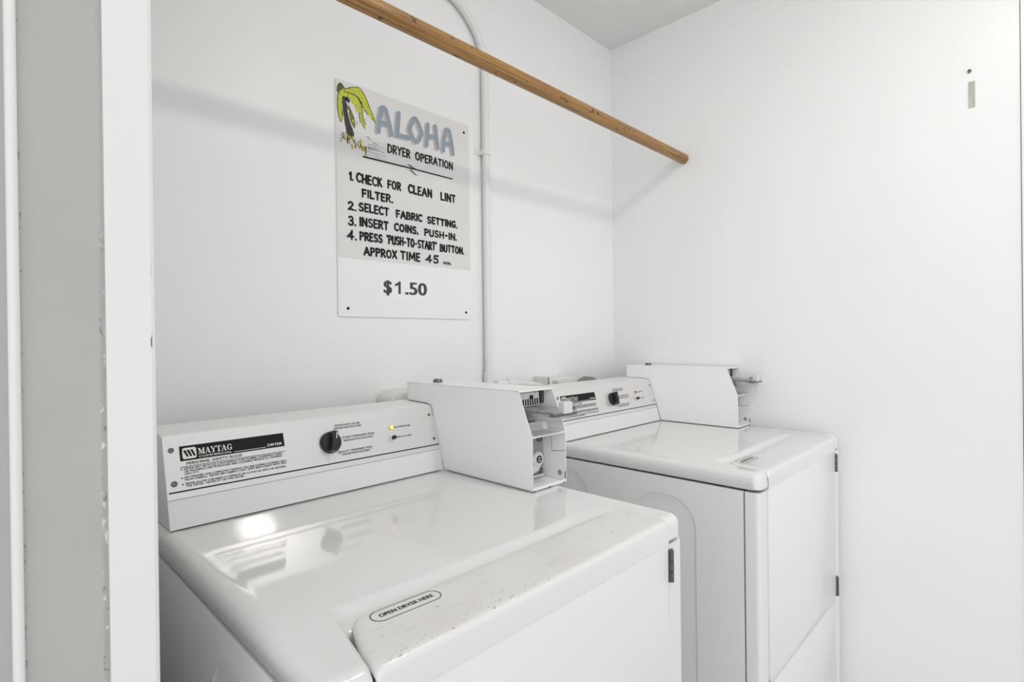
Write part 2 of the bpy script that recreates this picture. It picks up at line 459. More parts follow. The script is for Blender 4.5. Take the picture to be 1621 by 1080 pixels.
# ------------------------------------------------------------------ setting
XR, H = 1.7663, 2.4936
def wall(name, x0, x1, y0, y1, z0, z1, m): return struct(obj(name, bx(B(), x0, x1, y0, y1, z0, z1), m))
wall('wall_back', -1.7, XR+0.1, 0.0, 0.1, 0.0, H, WALL)
wall('wall_right', XR, XR+0.1, -1.3005, 0.0, 0.0, H, WALL)
wall('ceiling', -1.7, XR+0.1, -1.75, 0.1, H, H+0.08, CEIL)
wall('floor', -3.0, XR+1.2, -4.0, 0.1, -0.08, 0.0, FLOOR)
wall('wall_left', -1.7, -0.142, -0.75, -0.65, 0.0, H, GREY)
wall('wall_alcove', -0.142, -0.1065, -0.735, 0.0, 0.0, H, WALL)
# white corner board on the end of the alcove wall, and a bead on the grey wall
bm = B(); prism(bm, [(-0.142, -0.7515), (-0.1085, -0.7515), (-0.1055, -0.7495), (-0.1040, -0.745), (-0.1040, -0.735), (-0.142, -0.735)], 0.0, H, 'z')
struct(obj('trim_1', bm, TRIM))
bm = B(); prism(bm, [(-0.2045, -0.75)] + [(-0.201 + 0.0038*math.cos(math.radians(a)), -0.7515 - 0.0045*math.sin(math.radians(a))) for a in range(180, -1, -20)] + [(-0.1975, -0.75)], 0.0, H, 'z')
struct(obj('trim_2', bm, TRIM, smooth=True))
wall('trim_3', XR-0.004, XR+0.1, -1.42, -1.3025, 0.0, H, TRIM)

# ------------------------------------------------------------------ ceiling lamp (above the frame)
LX, LY = 0.80, -1.38
lamp = tag(empty('ceiling_lamp', (LX, LY, H)), 'round white glowing ceiling lamp in the laundry alcove', 'lamp')
obj('lamp_base', lathe(B(), (0, 0, 0), (0, 0, -1), [(0, 0), (.098, 0), (.098, .016), (.088, .02), (0, .02)]), OUTLET, lamp, True)
obj('lamp_globe', lathe(B(), (0, 0, -.02), (0, 0, -1), [(.086, 0), (.090, .006)] + [(.090*math.cos(math.radians(a)), .008+.026*math.sin(math.radians(a))) for a in range(0, 90, 9)] + [(0, .034)]), GLOBE, lamp, True)

# ------------------------------------------------------------------ dryers
W, ZT, DEP, TL = 0.686, 0.914, 0.865, 0.041
YCB, YCT, ZCT, YB = -0.2845, -0.2343, 1.0701, -0.1324
X1, X2, YBF, ZB, YTF, ZTOP = 0.5948, 0.7059, -0.5798, 1.0281, -0.5412, 1.1237
XL = 0.0104
OFF = (W/2, -0.5, 0.0)
def sstep(a, b, x):
    t = max(0.0, min(1.0, (x-a)/(b-a))); return t*t*(3-2*t)

dry = empty('tumble_dryer', OFF)
def dp(name, bm, m, parent=None, smooth=False, angle=35): return obj(name, bm, m, parent or dry, smooth, OFF, angle)

# cabinet: core and pressed side panels with their two arched embossings
bm = B()
bx(bm, 0.02, W-0.02, -0.80, YB, 0.03, ZT-TL-0.012)
def side_panel(bm, x, sg):
    y0, y1, z0, z1 = -0.8265, YB, 0.05, ZT-TL-0.005
    holes = [rrect(ya, yb, 0.12, zt, 0.075, 12) for (ya, yb, zt) in ((-0.375, -0.195, 0.838), (-0.708, -0.528, 0.822))]
    out = [bm.verts.new((x, y, z)) for y, z in ((y0, z0), (y1, z0), (y1, z1), (y0, z1))]
    edges = [bm.edges.new((out[i], out[(i+1) % 4])) for i in range(4)]
    fs = []
    for hl in holes:
        vs = [bm.verts.new((x, y, z)) for y, z in hl]
        edges += [bm.edges.new((vs[i], vs[(i+1) % len(vs)])) for i in range(len(vs))]
        ins = [bm.verts.new((x+sg*.0030, y, z)) for y, z in hl]
        for i in range(len(vs)):
            j = (i+1) % len(vs); fs.append(bm.faces.new([vs[i], vs[j], ins[j], ins[i]]))
        fs.append(bm.faces.new(ins))
    r_ = bmesh.ops.triangle_fill(bm, use_beauty=True, edges=edges)
    fs += [g for g in r_['geom'] if isinstance(g, bmesh.types.BMFace)]
    bk = [bm.verts.new((x+sg*.012, v.co.y, v.co.z)) for v in out]
    for i in range(4):
        j = (i+1) % 4; fs.append(bm.faces.new([out[i], out[j], bk[j], bk[i]]))
    bmesh.ops.recalc_face_normals(bm, faces=fs)
    for f in fs:
        if abs(f.normal.x) > .9 and f.normal.x*sg > 0: f.normal_flip()
side_panel(bm, 0.0, 1); side_panel(bm, W, -1)
cab = dp('cabinet', bm, ENAMEL_SAT, smooth=True, angle=25)
# front frame: two rounded columns and a toe panel
bm = B()
def column(xa, xb, rx):
    cx = 0.012
    if rx < 0:
        pl_ = [(xa, -0.8305)] + [(xa+cx-cx*math.cos(math.radians(a)), -DEP+cx-cx*math.sin(math.radians(a))) for a in range(0, 91, 15)] + [(xb-.003, -DEP), (xb, -DEP+.003), (xb, -0.8305)]
    else:
        pl_ = [(xa, -0.8305), (xa, -DEP+.003), (xa+.003, -DEP)] + [(xb-cx+cx*math.sin(math.radians(a)), -DEP+cx-cx*math.cos(math.radians(a))) for a in range(0, 91, 15)] + [(xb, -0.8305)]
    prism(bm, pl_, 0.05, ZT-TL-0.005, 'z')
column(0.0, 0.046, -1); column(0.637, W, 1)
bx(bm, 0.044, 0.639, -DEP+0.0005, -0.83, 0.05, 0.397, 0.003)
bx(bm, 0.05, 0.63, -0.82, -0.45, 0.0, 0.05)
dp('front_frame', bm, ENAMEL_SAT, smooth=True, angle=30)

# top: pressed lid with soft edges, rounded front corners and a step down behind the door flange
def lid_mesh():
    bm = B()
    R, RC = 0.019, 0.020
    xs = [0, .0015, .004, .008, .012, .016, .02, .025, .03, .036, .042]
    xs = xs + [0.042 + .0015*i for i in range(1, 41)] + [0.102 + (W-0.144)*i/66 for i in range(1, 66)] + [W-v for v in xs[::-1]]
    yf = -DEP
    ys = [yf+v for v in (0, .0015, .004, .008, .012, .016, .02, .025, .03)] + [yf + .03 + (0.835-.03-.62)*i/80 for i in range(1, 81)]
    ys = ys + [ys[-1] + (YB-ys[-1])*i/30 for i in range(1, 31)]
    rows = []
    for y in ys:
        row = []
        for x in xs:
            X, Y = x, y
            # distance to side / front edges with rounded plan corners
            dxl = min(x, W-x); dyf = y-yf
            if dxl < RC and dyf < RC:
                ax, ay = RC-dxl, RC-dyf
                m_ = max(ax, ay); hy = math.hypot(ax, ay)
                k = m_/hy if hy > 1e-9 else 1
                ax *= k; ay *= k
                d = RC - math.hypot(ax, ay)
                X = (RC-ax) if x < W/2 else W-(RC-ax)
                Y = yf + RC - ay
            else: d = min(dxl, dyf)
            dd = min(max(d, 0), R)
            z = ZT - (R*0.8)*(1 - math.sqrt(max(0, 1-(1-dd/R)**2)))
            # slight dish inside the side borders
            z -= 0.0008*sstep(.016, .032, dxl)
            # stepped recess for the door flange
            tt = max(0, min(1.6, (Y+0.866)/.11))
            sl_ = X - (0.0445 + .0225*tt); sb_ = -0.738 - Y
            fb = sstep(-.016, .010, sb_ + .010*((X-.34)/.3)**2 - .006); fr = 1-sstep(.48, .62, X)
            dep = 0.0092*fb*sstep(-.003, .008, sl_)*fr + 0.03*sstep(.004, .0085, sl_)*sstep(-.768, -.785, Y)*(1-sstep(.40, .46, X))
            z -= dep
            row.append(bm.verts.new((X, Y, z)))
        rows.append(row)
    fs = []
    for a, b in zip(rows, rows[1:]):
        for i in range(len(xs)-1): fs.append(bm.faces.new([a[i], a[i+1], b[i+1], b[i]]))
    loop = [r[0] for r in rows[::-1]] + rows[0][1:] + [r[-1] for r in rows[1:]]
    lowz = ZT-TL
    low = [bm.verts.new((v.co.x, v.co.y, lowz+0.002)) for v in loop]
    low2 = [bm.verts.new((W/2+(v.co.x-W/2)*.992, v.co.y*.992, lowz)) for v in loop]
    for A_, B_ in ((loop, low), (low, low2)):
        for i in range(len(loop)-1): fs.append(bm.faces.new([A_[i], A_[i+1], B_[i+1], B_[i]]))
    bmesh.ops.recalc_face_normals(bm, faces=fs)
    return bm
top = dp('lid', lid_mesh(), ENAMEL, smooth=True, angle=60)

# door: front panel with a folded flange that shows on top
bm = B()
prism(bm, rrect(0.052, 0.632, 0.401, 0.8710, 0.022, 6, (0, 0, 1, 1)), -0.8665, -0.846, 'y', 0.002, 2)
door = dp('door', bm, ENAMEL_SAT, smooth=True, angle=40)
bm = B()
n = 12
def flange_loop(x):
    zt = 0.9112 + 0.0022*sstep(.30, .60, x)
    r = 0.009
    pts = [(-0.8668, 0.8698), (-0.8672, zt-r)]
    pts += [(-0.8672+r-r*math.cos(math.radians(a)), zt-r+r*math.sin(math.radians(a))) for a in (22, 45, 68, 90)]
    pts += [(-0.845, zt), (-0.82, zt), (-0.795, zt), (-0.774, zt), (-0.768, zt-.0004), (-0.762, zt-.0014), (-0.757, zt-.0034), (-0.7535, zt-.007), (-0.7525, zt-.013), (-0.7525, 0.885)]
    return pts
xs_ = [0.052, 0.0525, 0.054, 0.057, 0.061, 0.066] + [0.066 + (0.626-0.066)*i/24 for i in range(1, 25)] + [0.630, 0.6315, 0.632]
rows = []
for x in xs_:
    dl = min(x-0.052, 0.632-x)
    R_ = 0.014 if x < .3 else 0.005
    kk = min(1, dl/R_); drop = R_*0.7*(1-math.sqrt(max(0, 1-(1-kk)**2)))
    back = 0.022*(1-math.sqrt(max(0, 1-(1-min(1, dl/0.022))**2))) if x < .3 else 0
    rows.append([bm.verts.new((x + .027*max(0, min(1.1, (y_+.868)/.1))**1.7*max(0, 1-(x-.052)/.5), min(y_, -0.7535-back) if y_ > -0.79 else y_, z_ - (drop if z_ > 0.8975 else 0))) for (y_, z_) in flange_loop(x)])
for a, b in zip(rows, rows[1:]):
    for i in range(len(a)-1): bm.faces.new([a[i], a[i+1], b[i+1], b[i]])
bm.faces.new(rows[0]); bm.faces.new(rows[-1][::-1])
bmesh.ops.recalc_face_normals(bm, faces=bm.faces)
flange = dp('door_flange', bm, ENAMEL, door, True, 50)
# badge on the flange: OPEN DRYER HERE in a rounded outline
PF = Plane((0, 0, 0.9112), (1, 0, 0), (0, 1, 0))
bm = B()
cx0, cx1, yb0, yb1 = 0.0945, 0.1905, -0.7955, -0.7705
ba = math.radians(-2.8)
PB = Plane((0.1452, -0.7808, 0.9112), (math.cos(ba), math.sin(ba), 0), (-math.sin(ba), math.cos(ba), 0))
stroke(bm, PB, rrect(-.0475, .0475, -.0130, .0130, .0129, 10), 0.0010, 0.0005, True)
text(bm, PB, 'OPEN DRYER HERE', -.0370, .0375, -.0036, .0074, 0.0005, 0.00022)
badge = dp('badge', bm, INK, door)
badge['label'] = 'black outlined badge reading OPEN DRYER HERE'
for (za, zb) in ((0.803, 0.860), (0.411, 0.472)):
    bm = B()
    bx(bm, 0.634, 0.646, -0.8685, -0.862, za, zb, 0.001)
    zh = (zb-za)
    for i in range(3):
        cyl(bm, (0.638, -0.8695, za+zh*(i/3)+.001), (0, 0, 1), 0.0034, zh/3-.002, 12)
    h_ = dp('hinge', bm, STEEL, door); h_['label'] = 'dark steel hinge'

# control console
bm = B()
prism(bm, [(YCB+.0022, ZT+0.0022), (YCT+.0015, ZCT-.0015), (YCT+.008, ZCT+.0012), (YCT+.02, ZCT+.0025), (YB+.012, ZCT+.006), (YB, ZCT+.002), (YB, ZT+0.0022)], XL, X1-.0028, 'x')
con = dp('console', bm, ENAMEL_SAT)
upv = Vector((0, YCT-YCB, ZCT-ZT)); SL = upv.length
PP = Plane((0, YCB, ZT), (1, 0, 0), upv)
def on_panel(a, b, h=0): return PP.p(a, b, h)
# console face sheet: lower painted strip and silver control panel
bm = B()
def slab(bm, a0, a1, b0, b1, h0, h1):
    v = [bm.verts.new(PP.p(a, b, h)) for h in (h0, h1) for a, b in ((a0, b0), (a1, b0), (a1, b1), (a0, b1))]
    fs = [bm.faces.new([v[i] for i in f]) for f in ((0, 3, 2, 1), (4, 5, 6, 7), (0, 1, 5, 4), (1, 2, 6, 5), (2, 3, 7, 6), (3, 0, 4, 7))]
    bmesh.ops.recalc_face_normals(bm, faces=fs)
slab(bm, XL+.0002, X1-.0022, 0.0024, 0.0515, -.0012, 0.0)
dp('kick_strip', bm, ENAMEL, con)
bm = B(); slab(bm, XL, X1-.0022, 0.0524, SL, -.001, 0.0016)
panel = dp('control_panel', bm, ALU)
PH = 0.0022
bm = B()
flat_rect(bm, PP, XL+.003, X1-.0015, 0.0632, 0.0656, PH)
flat_rect(bm, PP, 0.0340, 0.2181, 0.1056, 0.1066, PH)
text(bm, PP, 'PERSONAL SAFETY RULES', 0.0435, 0.1375, 0.1090, 0.0047, PH, 0.00016, 0.3)
T = [('NEVER DRY ARTICLES CONTAINING FOAM RUBBER, FLAMMABLE FUMES', .0393, .2114, .1009),
     ('OR MATERIALS LIKE PETROLEUM AND CLEANING PRODUCTS, COOKING', .0393, .2107, .0964),
     ('OILS, ETC.', .0396, .0636, .0920),
     ('NO WASHER CAN COMPLETELY REMOVE OILS (INCLUDING COOKING OILS)', .0393, .2167, .0858),
     ('FROM FABRICS.  NEVER DRY FABRICS THAT HAVE BEEN SOILED WITH OILS.', .0396, .2173, .0815),
     ('NEVER ALLOW CHILDREN TO OPERATE OR TO PLAY IN, WITH OR AROUND', .0398, .2150, .0746),
     ('THE DRYER.  NEVER SIT ON THE DRYER.', .0400, .1362, .0704)]
for s_, a, b, t in T: text(bm, PP, s_, a, b, t, 0.0035, PH, 0.00010)
for t in (.1023, .0870, .0760): flat_disc(bm, PP, 0.0352, t, 0.0013, PH)
for s_, a, b, t, c in (('WHITES AND COLORS', .3296, .3900, .1416, .0036), ('HIGH HEAT WITH COOL DOWN', .3275, .3922, .1350, .0030),
                       ('STURDY PERMANENT PRESS', .3428, .4212, .1140, .0036), ('MEDIUM HEAT WITH COOL DOWN', .3460, .4166, .1066, .0030),
                       ('DELICATE  PERMANENT PRESS', .3277, .4105, .0842, .0036), ('LOW HEAT WITH COOL DOWN', .3372, .4019, .0776, .0030),
                       ('MACHINE IN USE', .4752, .5198, .1196, .0036), ('PUSH TO START', .4764, .5200, .0958, .0036)):
    text(bm, PP, s_, a, b, t, c, PH, 0.00009)
for a, b, t in ((.3277, .3928, .1390), (.3415, .4215, .1112), (.3265, .4108, .0814)): flat_rect(bm, PP, a, b, t, t+.0006, PH)
pr_ = dp('printing', bm, INK, panel); pr_['label'] = 'black printed safety rules, cycle names and rules lines'
# nameplate
bm = B(); slab(bm, 0.0350, 0.2184, 0.1164, 0.1428, .0016, .0022)
npl = dp('nameplate', bm, BLACK, panel); npl['label'] = 'black nameplate with white lettering'
bm = B()
EH = 0.0026
flat_poly(bm, PP, rrect(0.0390, 0.0611, 0.1192, 0.1388, 0.0032, 5), EH)
# serif capitals of the maker's name, drawn as thick and thin strokes
def serif_word(bm, x0, x1, base, cap, h):
    U = cap
    def q(x, a0, b0, a1, b1, wd): # slanted stem with horizontal width wd
        flat_poly(bm, PP, [(x+a0*U, base+b0*U), (x+(a0+wd)*U, base+b0*U), (x+(a1+wd)*U, base+b1*U), (x+a1*U, base+b1*U)], h)
    def r_(x, a0, a1, b0, b1): flat_rect(bm, PP, x+a0*U, x+a1*U, base+b0*U, base+b1*U, h)
    Ls = [('M', 1.08), ('A', .92), ('Y', .90), ('T', .82), ('A', .92), ('G', .90)]
    tot = sum(a for _, a in Ls); k = (x1-x0)/(tot*U); x = x0
    U_ = U
    for c, a in Ls:
        if c == 'M':
            q(x, .12, 0, .12, 1, .07); q(x, .12, 1, .42, .02, .2); q(x, .50, .02, .74, 1, .06); q(x, .74, 0, .74, 1, .2)
            r_(x, 0, .3, 0, .08); r_(x, .62, 1.06, 0, .08); r_(x, 0, .3, .92, 1); r_(x, .72, 1.06, .92, 1)
        elif c == 'A':
            q(x, .08, 0, .40, 1, .07); q(x, .60, 0, .34, 1, .2); r_(x, .2, .68, .3, .37); r_(x, -.02, .28, 0, .08); r_(x, .5, .92, 0, .08)
        elif c == 'Y':
            q(x, .32, .45, .04, 1, .2); q(x, .46, .45, .72, 1, .07); r_(x, .32, .52, 0, .5); r_(x, .2, .64, 0, .08); r_(x, -.04, .36, .92, 1); r_(x, .58, .9, .92, 1)
        elif c == 'T':
            r_(x, .3, .5, 0, 1); r_(x, .02, .78, .92, 1); r_(x, .16, .64, 0, .08); r_(x, .02, .09, .7, 1); r_(x, .71, .78, .7, 1)
        elif c == 'G':
            pts = arc(.45, .5, .40, .5, 45, 320, 14); inn = arc(.45, .5, .22, .42, 45, 320, 14)
            for i in range(14):
                flat_poly(bm, PP, [(x+p[0]*U, base+p[1]*U) for p in (pts[i], inn[i], inn[i+1], pts[i+1])], h)
            r_(x, .62, .8, .05, .42); r_(x, .5, .88, .38, .46); r_(x, .70, .77, .66, .98)
        x += a*U*k
serif_word(bm, 0.0640, 0.1212, 0.1246, 0.0108, EH)
text(bm, PP, 'COMMERCIAL', 0.0645, 0.1205, 0.1188, 0.0033, EH, 0.00012)
flat_rect(bm, PP, 0.1236, 0.1822, 0.1188, 0.1197, EH)
text(bm, PP, 'DRYER', 0.1856, 0.2138, 0.1200, 0.0050, EH, 0.00018)
nl = dp('nameplate_lettering', bm, WHITEINK, panel); nl['label'] = 'white lettering and square emblem'
bm = B()
for i in range(3):
    a = 0.0405 + i*0.0056
    flat_poly(bm, PP, [(a, .1345), (a+.0036, .1352), (a+.0080, .1236), (a+.0052, .1226)], EH+.0004)
dp('emblem_bars', bm, BLACK, panel)
# knob with grip bar and pointer
kc = PP.p(0.3142, 0.1090, .0016)
bm = B(); lathe(bm, kc, PP.n, [(0, 0), (.0232, 0), (.0232, .004), (.0215, .009), (.0205, .0105), (0, .0105)], 36)
ga = math.radians(14)
gu = PP.u*math.sin(ga) + PP.v*math.cos(ga); gs = PP.u*math.cos(ga) - PP.v*math.sin(ga)
def kbox(bm, l0, l1, s0, s1, h0, h1, t=0.8):
    v = []
    for h, k in ((h0, 1), (h1, t)):
        for l_, s_ in ((l0, s0), (l1, s0), (l1, s1), (l0, s1)): v.append(bm.verts.new(kc + gu*l_ + gs*s_*k + PP.n*h))
    fs = [bm.faces.new([v[i] for i in f]) for f in ((0, 3, 2, 1), (4, 5, 6, 7), (0, 1, 5, 4), (1, 2, 6, 5), (2, 3, 7, 6), (3, 0, 4, 7))]
    bmesh.ops.recalc_face_normals(bm, faces=fs)
kbox(bm, -.0212, .0212, -.0066, .0066, .006, .024)
knob = dp('knob', bm, KNOB, panel, True, 30); knob['label'] = 'black rotary knob with grip bar'
bm = B(); kbox(bm, .0055, .0195, .0016, .0034, .0236, .0246, 1); dp('knob_pointer', bm, WHITEINK, panel)
# indicator, start button, screws
bm = B(); lathe(bm, PP.p(.4678, .1218, .0016), PP.n, [(0, 0), (.0056, 0), (.0056, .0016), (.0046, .002)], 24); dp('indicator_rim', bm, AMBER_RIM, panel, True)
bm = B(); lathe(bm, PP.p(.4678, .1218, .0016), PP.n, [(.0048, .0014), (.0046, .003), (.003, .0046), (0, .0052)], 24)
indicator = dp('indicator_light', bm, AMBER, panel, True); indicator['label'] = 'lit amber indicator light'
bm = B(); lathe(bm, PP.p(.4672, .0978, .0016), PP.n, [(0, 0), (.0062, 0), (.0062, .0015), (.0042, .002), (.0042, .001)], 24); dp('button_ring', bm, CHROME, panel, True)
bm = B(); lathe(bm, PP.p(.4672, .0978, .0016), PP.n, [(.0046, 0), (.0046, .010), (.0038, .0115), (0, .0115)], 24); dp('start_button', bm, KNOB, panel, True)
for a, b, r in ((.0222, .1378, .0048), (.0226, .0790, .0052), (.5812, .1400, .0036), (.5825, .0800, .0036)):
    bm = B(); lathe(bm, PP.p(a, b, .0016), PP.n, [(0, 0), (r, 0), (r, .0008), (r*.62, .0024), (r*.5, .0024), (r*.36, .0010), (0, .0010)], 20)
    s_ = dp('screw', bm, SCREW, panel, True)

# coin box: open folded-sheet housing
bm = B()
t_ = 0.0016
profile = [(YB, ZTOP), (YTF, ZTOP), (YBF, ZB), (YBF, ZT+.0020), (YCB, ZT+.0020), (YCT, ZCT), (YCT+.02, ZCT+.004), (YB, ZCT+.007)]
prism(bm, profile, X1, X1+t_, 'x', 0.0004, 1)
prism(bm, profile, X2-t_, X2, 'x', 0.0004, 1)
bx(bm, X1, X2, YTF+.001, YB, ZTOP-t_, ZTOP)
bx(bm, X1, X2, YB-.0, YB-.002, ZCT+.006, ZTOP)
bx(bm, X1, X2, YBF+.001, YCB, ZT+.0020, ZT+.0040)
bx(bm, X1, X2, YBF, YBF+.0016, ZT+.0020, ZT+.0085)            # front lip
bx(bm, X1, X2, YTF-.0005, YTF+.006, ZTOP-.004, ZTOP)             # top lip
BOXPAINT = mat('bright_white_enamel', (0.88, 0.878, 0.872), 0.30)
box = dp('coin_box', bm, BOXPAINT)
box['label'] = 'white coin box with its front cover off'
# shelf across the bend
bm = B()
prism(bm, [(YBF, ZB+.001), (YBF, ZB-.002), (-0.527, ZB-.001), (-0.5245, ZB+.011), (-0.5262, ZB+.011), (-0.5295, ZB+.0014)], X1+t_+.0003, X2-t_-.0004, 'x')
bx(bm, X1+.002, X2-t_-.0005, -0.5245, -0.512, ZB+.009, ZB+.020)
dp('shelf', bm, ENAMEL_SAT, box)
# upper back plate with coin slots
YP = -0.510
bm = B(); bx(bm, X1+t_, X2-t_, YP, YP+.003, ZB+.02, ZTOP-.003)
dp('slot_plate', bm, ALU_DARK, box)
bm = B(); bx(bm, X1+.035, X1+.0985, YP-.004, YP-.0002, 1.083, 1.114, .001)
for xx, zz in ((.047, 1.106), (.066, 1.1035), (.084, 1.1085)): cyl(bm, (X1+xx, YP-.004, zz), (0, -1, 0), .0045, .003, 14)
dp('coin_guide', bm, ENAMEL_SAT, box)
for i in range(7):
    a = X1+.0405+i*.0078
    bm = B(); prism(bm, [(a, 1.0995), (a+.0042, 1.0995), (a+.0054, 1.0845), (a+.0012, 1.0845)], YP-.0046, YP-.0038, 'y')
    dp('coin_slot', bm, BLACK, box)
bm = B(); cyl(bm, (X1+.066, YP-.007, 1.1035), (0, -1, 0), .0046, .003, 14); dp('guide_pin', bm, BLACK, box)
bm = B(); bx(bm, X1+.0965, X1+.1085, YP-.008, YP-.001, 1.0875, 1.1160, .0008); dp('switch_strip', bm, KNOB, box)
for i in range(6):
    bm = B(); cyl(bm, (X1+.1025, YP-.0079, 1.0905+i*.0045), (0, -1, 0), .0012, .0006, 8); dp('switch_contact', bm, ZINC, box)
# coin slide: tray, chute beneath and the push block sticking out
bm = B(); bx(bm, .6160, .6930, -.618, YP-.002, 1.0785, 1.0805)
bx(bm, .6160, .6175, -.620, YP-.002, 1.0775, 1.0825, .0003)
bx(bm, .6160, .6930, -.620, -.6185, 1.0765, 1.0815)
bx(bm, .6900, .6930, -.620, -.585, 1.0785, 1.0880)
dp('coin_slide', bm, ALU_DARK, box)
bm = B()
prism(bm, [(-.558, 1.0770), (-.6150, 1.0770), (-.6140, 1.0640), (-.5700, 1.0580)], .6165, .690, 'x', .0008, 2)
prism(bm, [(-.5620, 1.0745), (-.6105, 1.0745), (-.6100, 1.0660), (-.5715, 1.0605)], .6158, .6170, 'x')
dp('coin_chute', bm, ZINC, box)
bm = B(); prism(bm, [(YP-.002, 1.0770), (-.5600, 1.0770), (-.5700, 1.0600), (YP-.002, 1.0560)], .622, .690, 'x'); dp('chute_back', bm, ALU_DARK, box)
bm = B(); bx(bm, .6105, .6860, -.629, -.612, 1.0728, 1.0768, .0015); dp('slide_tongue', bm, STEEL, box)
bm = B(); bx(bm, .6425, .6700, -.6275, -.6120, 1.0768, 1.1010, .001)
prism(bm, [(-.612, 1.0770), (-.612, 1.096), (-.596, 1.0812), (-.596, 1.0800)], .664, .668, 'x')
dp('push_block', bm, PALEZINC, box)
# lower compartment: back plate, drum lock, bolts, key outline, hole
YV = -0.513
bm = B(); bx(bm, X1+t_, X2-t_, YV, YV+.003, ZT+.003, ZB+.004); dp('vault_plate', bm, ALU_DARK, box)
bm = B(); cyl(bm, (.6830, YV, .9600), (0, -1, 0), .0172, .007, 32, .003)
prism(bm, [(.6690, .9500), (.6970, .9520), (.6860, .9330), (.6560, .9290)], YV-.0045, YV, 'y', .001, 1)
dp('lock_disc', bm, ENAMEL_SAT, box, True)
bm = B(); lathe(bm, (.6822, YV-.007, .9605), (0, -1, 0), [(.0084, 0), (.0084, .002), (.0062, .002), (.0062, .0008), (0, .0008)], 24); dp('lock_ring', bm, BLACK, box)
bm = B(); lathe(bm, (.6822, YV-.0078, .9605), (0, -1, 0), [(.0061, 0), (.0061, .001), (0, .001)], 20); dp('lock_core', bm, ZINC, box)
bm = B(); bx(bm, .6775, .6868, YV-.0096, YV-.0087, .9597, .9615); dp('keyway', bm, BLACK, box)
for (bx_, bz_, br_) in ((.6905, .9340, .0066), (.6890, 1.0060, .0070)):
    bm = B(); cyl(bm, (bx_, YV, bz_), (0, -1, 0), br_, .007, 18, .002); dp('bolt', bm, STEEL, box, True)
bm = B(); bx(bm, X1+.004, X2-.008, YV-.009, YV, .9215, .9255, .001); dp('vault_ledge', bm, ENAMEL_SAT, box)
PX = Plane((X2-t_, 0, 0), (0, 1, 0), (0, 0, 1)); PX.n = Vector((-1, 0, 0))
bm = B()
stroke(bm, PX, [(-0.5392, ZB-.002), (-0.5390, .9795), (-0.5785, .9845)], .0009, .0003)
dp('cutout_line', bm, INK, box)
bm = B(); flat_disc(bm, PX, -.5622, .9335, .0064, .0003, 20); dp('knockout', bm, ALU_DARK, box)
bm = B(); stroke(bm, PX, [(YBF+.0016, ZT+.024), (YBF+.0018, ZT+.010)], .0022, .0004); dp('latch_slot', bm, BLACK, box)
for a in (.003, .052, .101):
    bm = B(); bx(bm, X1+a, X1+a+.004, YBF-.0006, YBF+.001, ZT+.0005, ZT+.0032); dp('front_tab', bm, STEEL, box)
# hex nut on top of the coin box
bm = B(); lathe(bm, (X1+.045, -0.205, ZTOP), (0, 0, 1), [(0, 0), (.0125, 0), (.0125, .003), (.0095, .0085), (0, .009)], 12)
dp('lock_nut', bm, STEEL, box)

tag(dry, 'white coin-operated dryer nearest the doorway, amber light lit, grime on its door edge', 'dryer', 'coin-operated dryers')
flange.material_slots[0].link = 'OBJECT'; flange.material_slots[0].material = WORN

# the second dryer in the corner: copies of every part
DX, DY = 1.0553, -0.0047
def copy_tree(o, parent=None):
    kids = list(o.children)
    c = o.copy(); COL.objects.link(c)
    if parent: c.parent = parent
    for k in kids: copy_tree(k, c)
    return c
dry2 = copy_tree(dry)
dry2.location = (OFF[0]+DX, OFF[1]+DY, 0)
tag(dry2, 'white coin-operated dryer in the corner against the right wall, red light unlit', 'dryer', 'coin-operated dryers')
for c in dry2.children_recursive:
    n_ = c.name.split('.')[0]
    if n_ == 'indicator_light':
        c.material_slots[0].link = 'OBJECT'; c.material_slots[0].material = RED
        c['label'] = 'unlit red indicator light'
    if n_ == 'indicator_rim':
        c.material_slots[0].link = 'OBJECT'; c.material_slots[0].material = ALU
    if n_ == 'door_flange':
        c.material_slots[0].link = 'OBJECT'; c.material_slots[0].material = ENAMEL

# ------------------------------------------------------------------ sign
SX, SZ, SW, SH = 0.467, 1.935, 0.4665, 0.6345
sign = tag(empty('instruction_sign', (SX+SW/2, 0, SZ-SH)), 'white hand-painted ALOHA dryer operation sign screwed to the wall above the dryers', 'sign')
SO = (SX+SW/2, 0, SZ-SH)
def sp(name, bm, m, smooth=False): return obj(name, bm, m, sign, smooth, SO)
bm = B(); prism(bm, rrect(SX, SX+SW, SZ-SH, SZ, 0.005, 4), -0.0050, -0.0004, 'y', .0006, 1)
sp('board', bm, BOARD)
class SignPlane(Plane):
    def p(s, a, b, h=0): return Vector((SX+a, -0.0050-h, SZ-b))
PS = SignPlane((0, 0, 0), (1, 0, 0), (0, 0, 1)); PS.n = Vector((0, -1, 0))
class SignUp(Plane):                      # baseline runs with heights growing upward
    def p(s, a, b, h=0): return Vector((SX+a, -0.0050-h, SZ+b))
PU = SignUp((0, 0, 0), (1, 0, 0), (0, 0, 1)); PU.n = Vector((0, -1, 0))
bm = B(); flat_poly(bm, PS, [(.0015, .0015), (SW-.0015, .0015), (SW-.0015, .4745), (.0015, .4765)], .0003); sp('aged_paint_field', bm, FIELD)
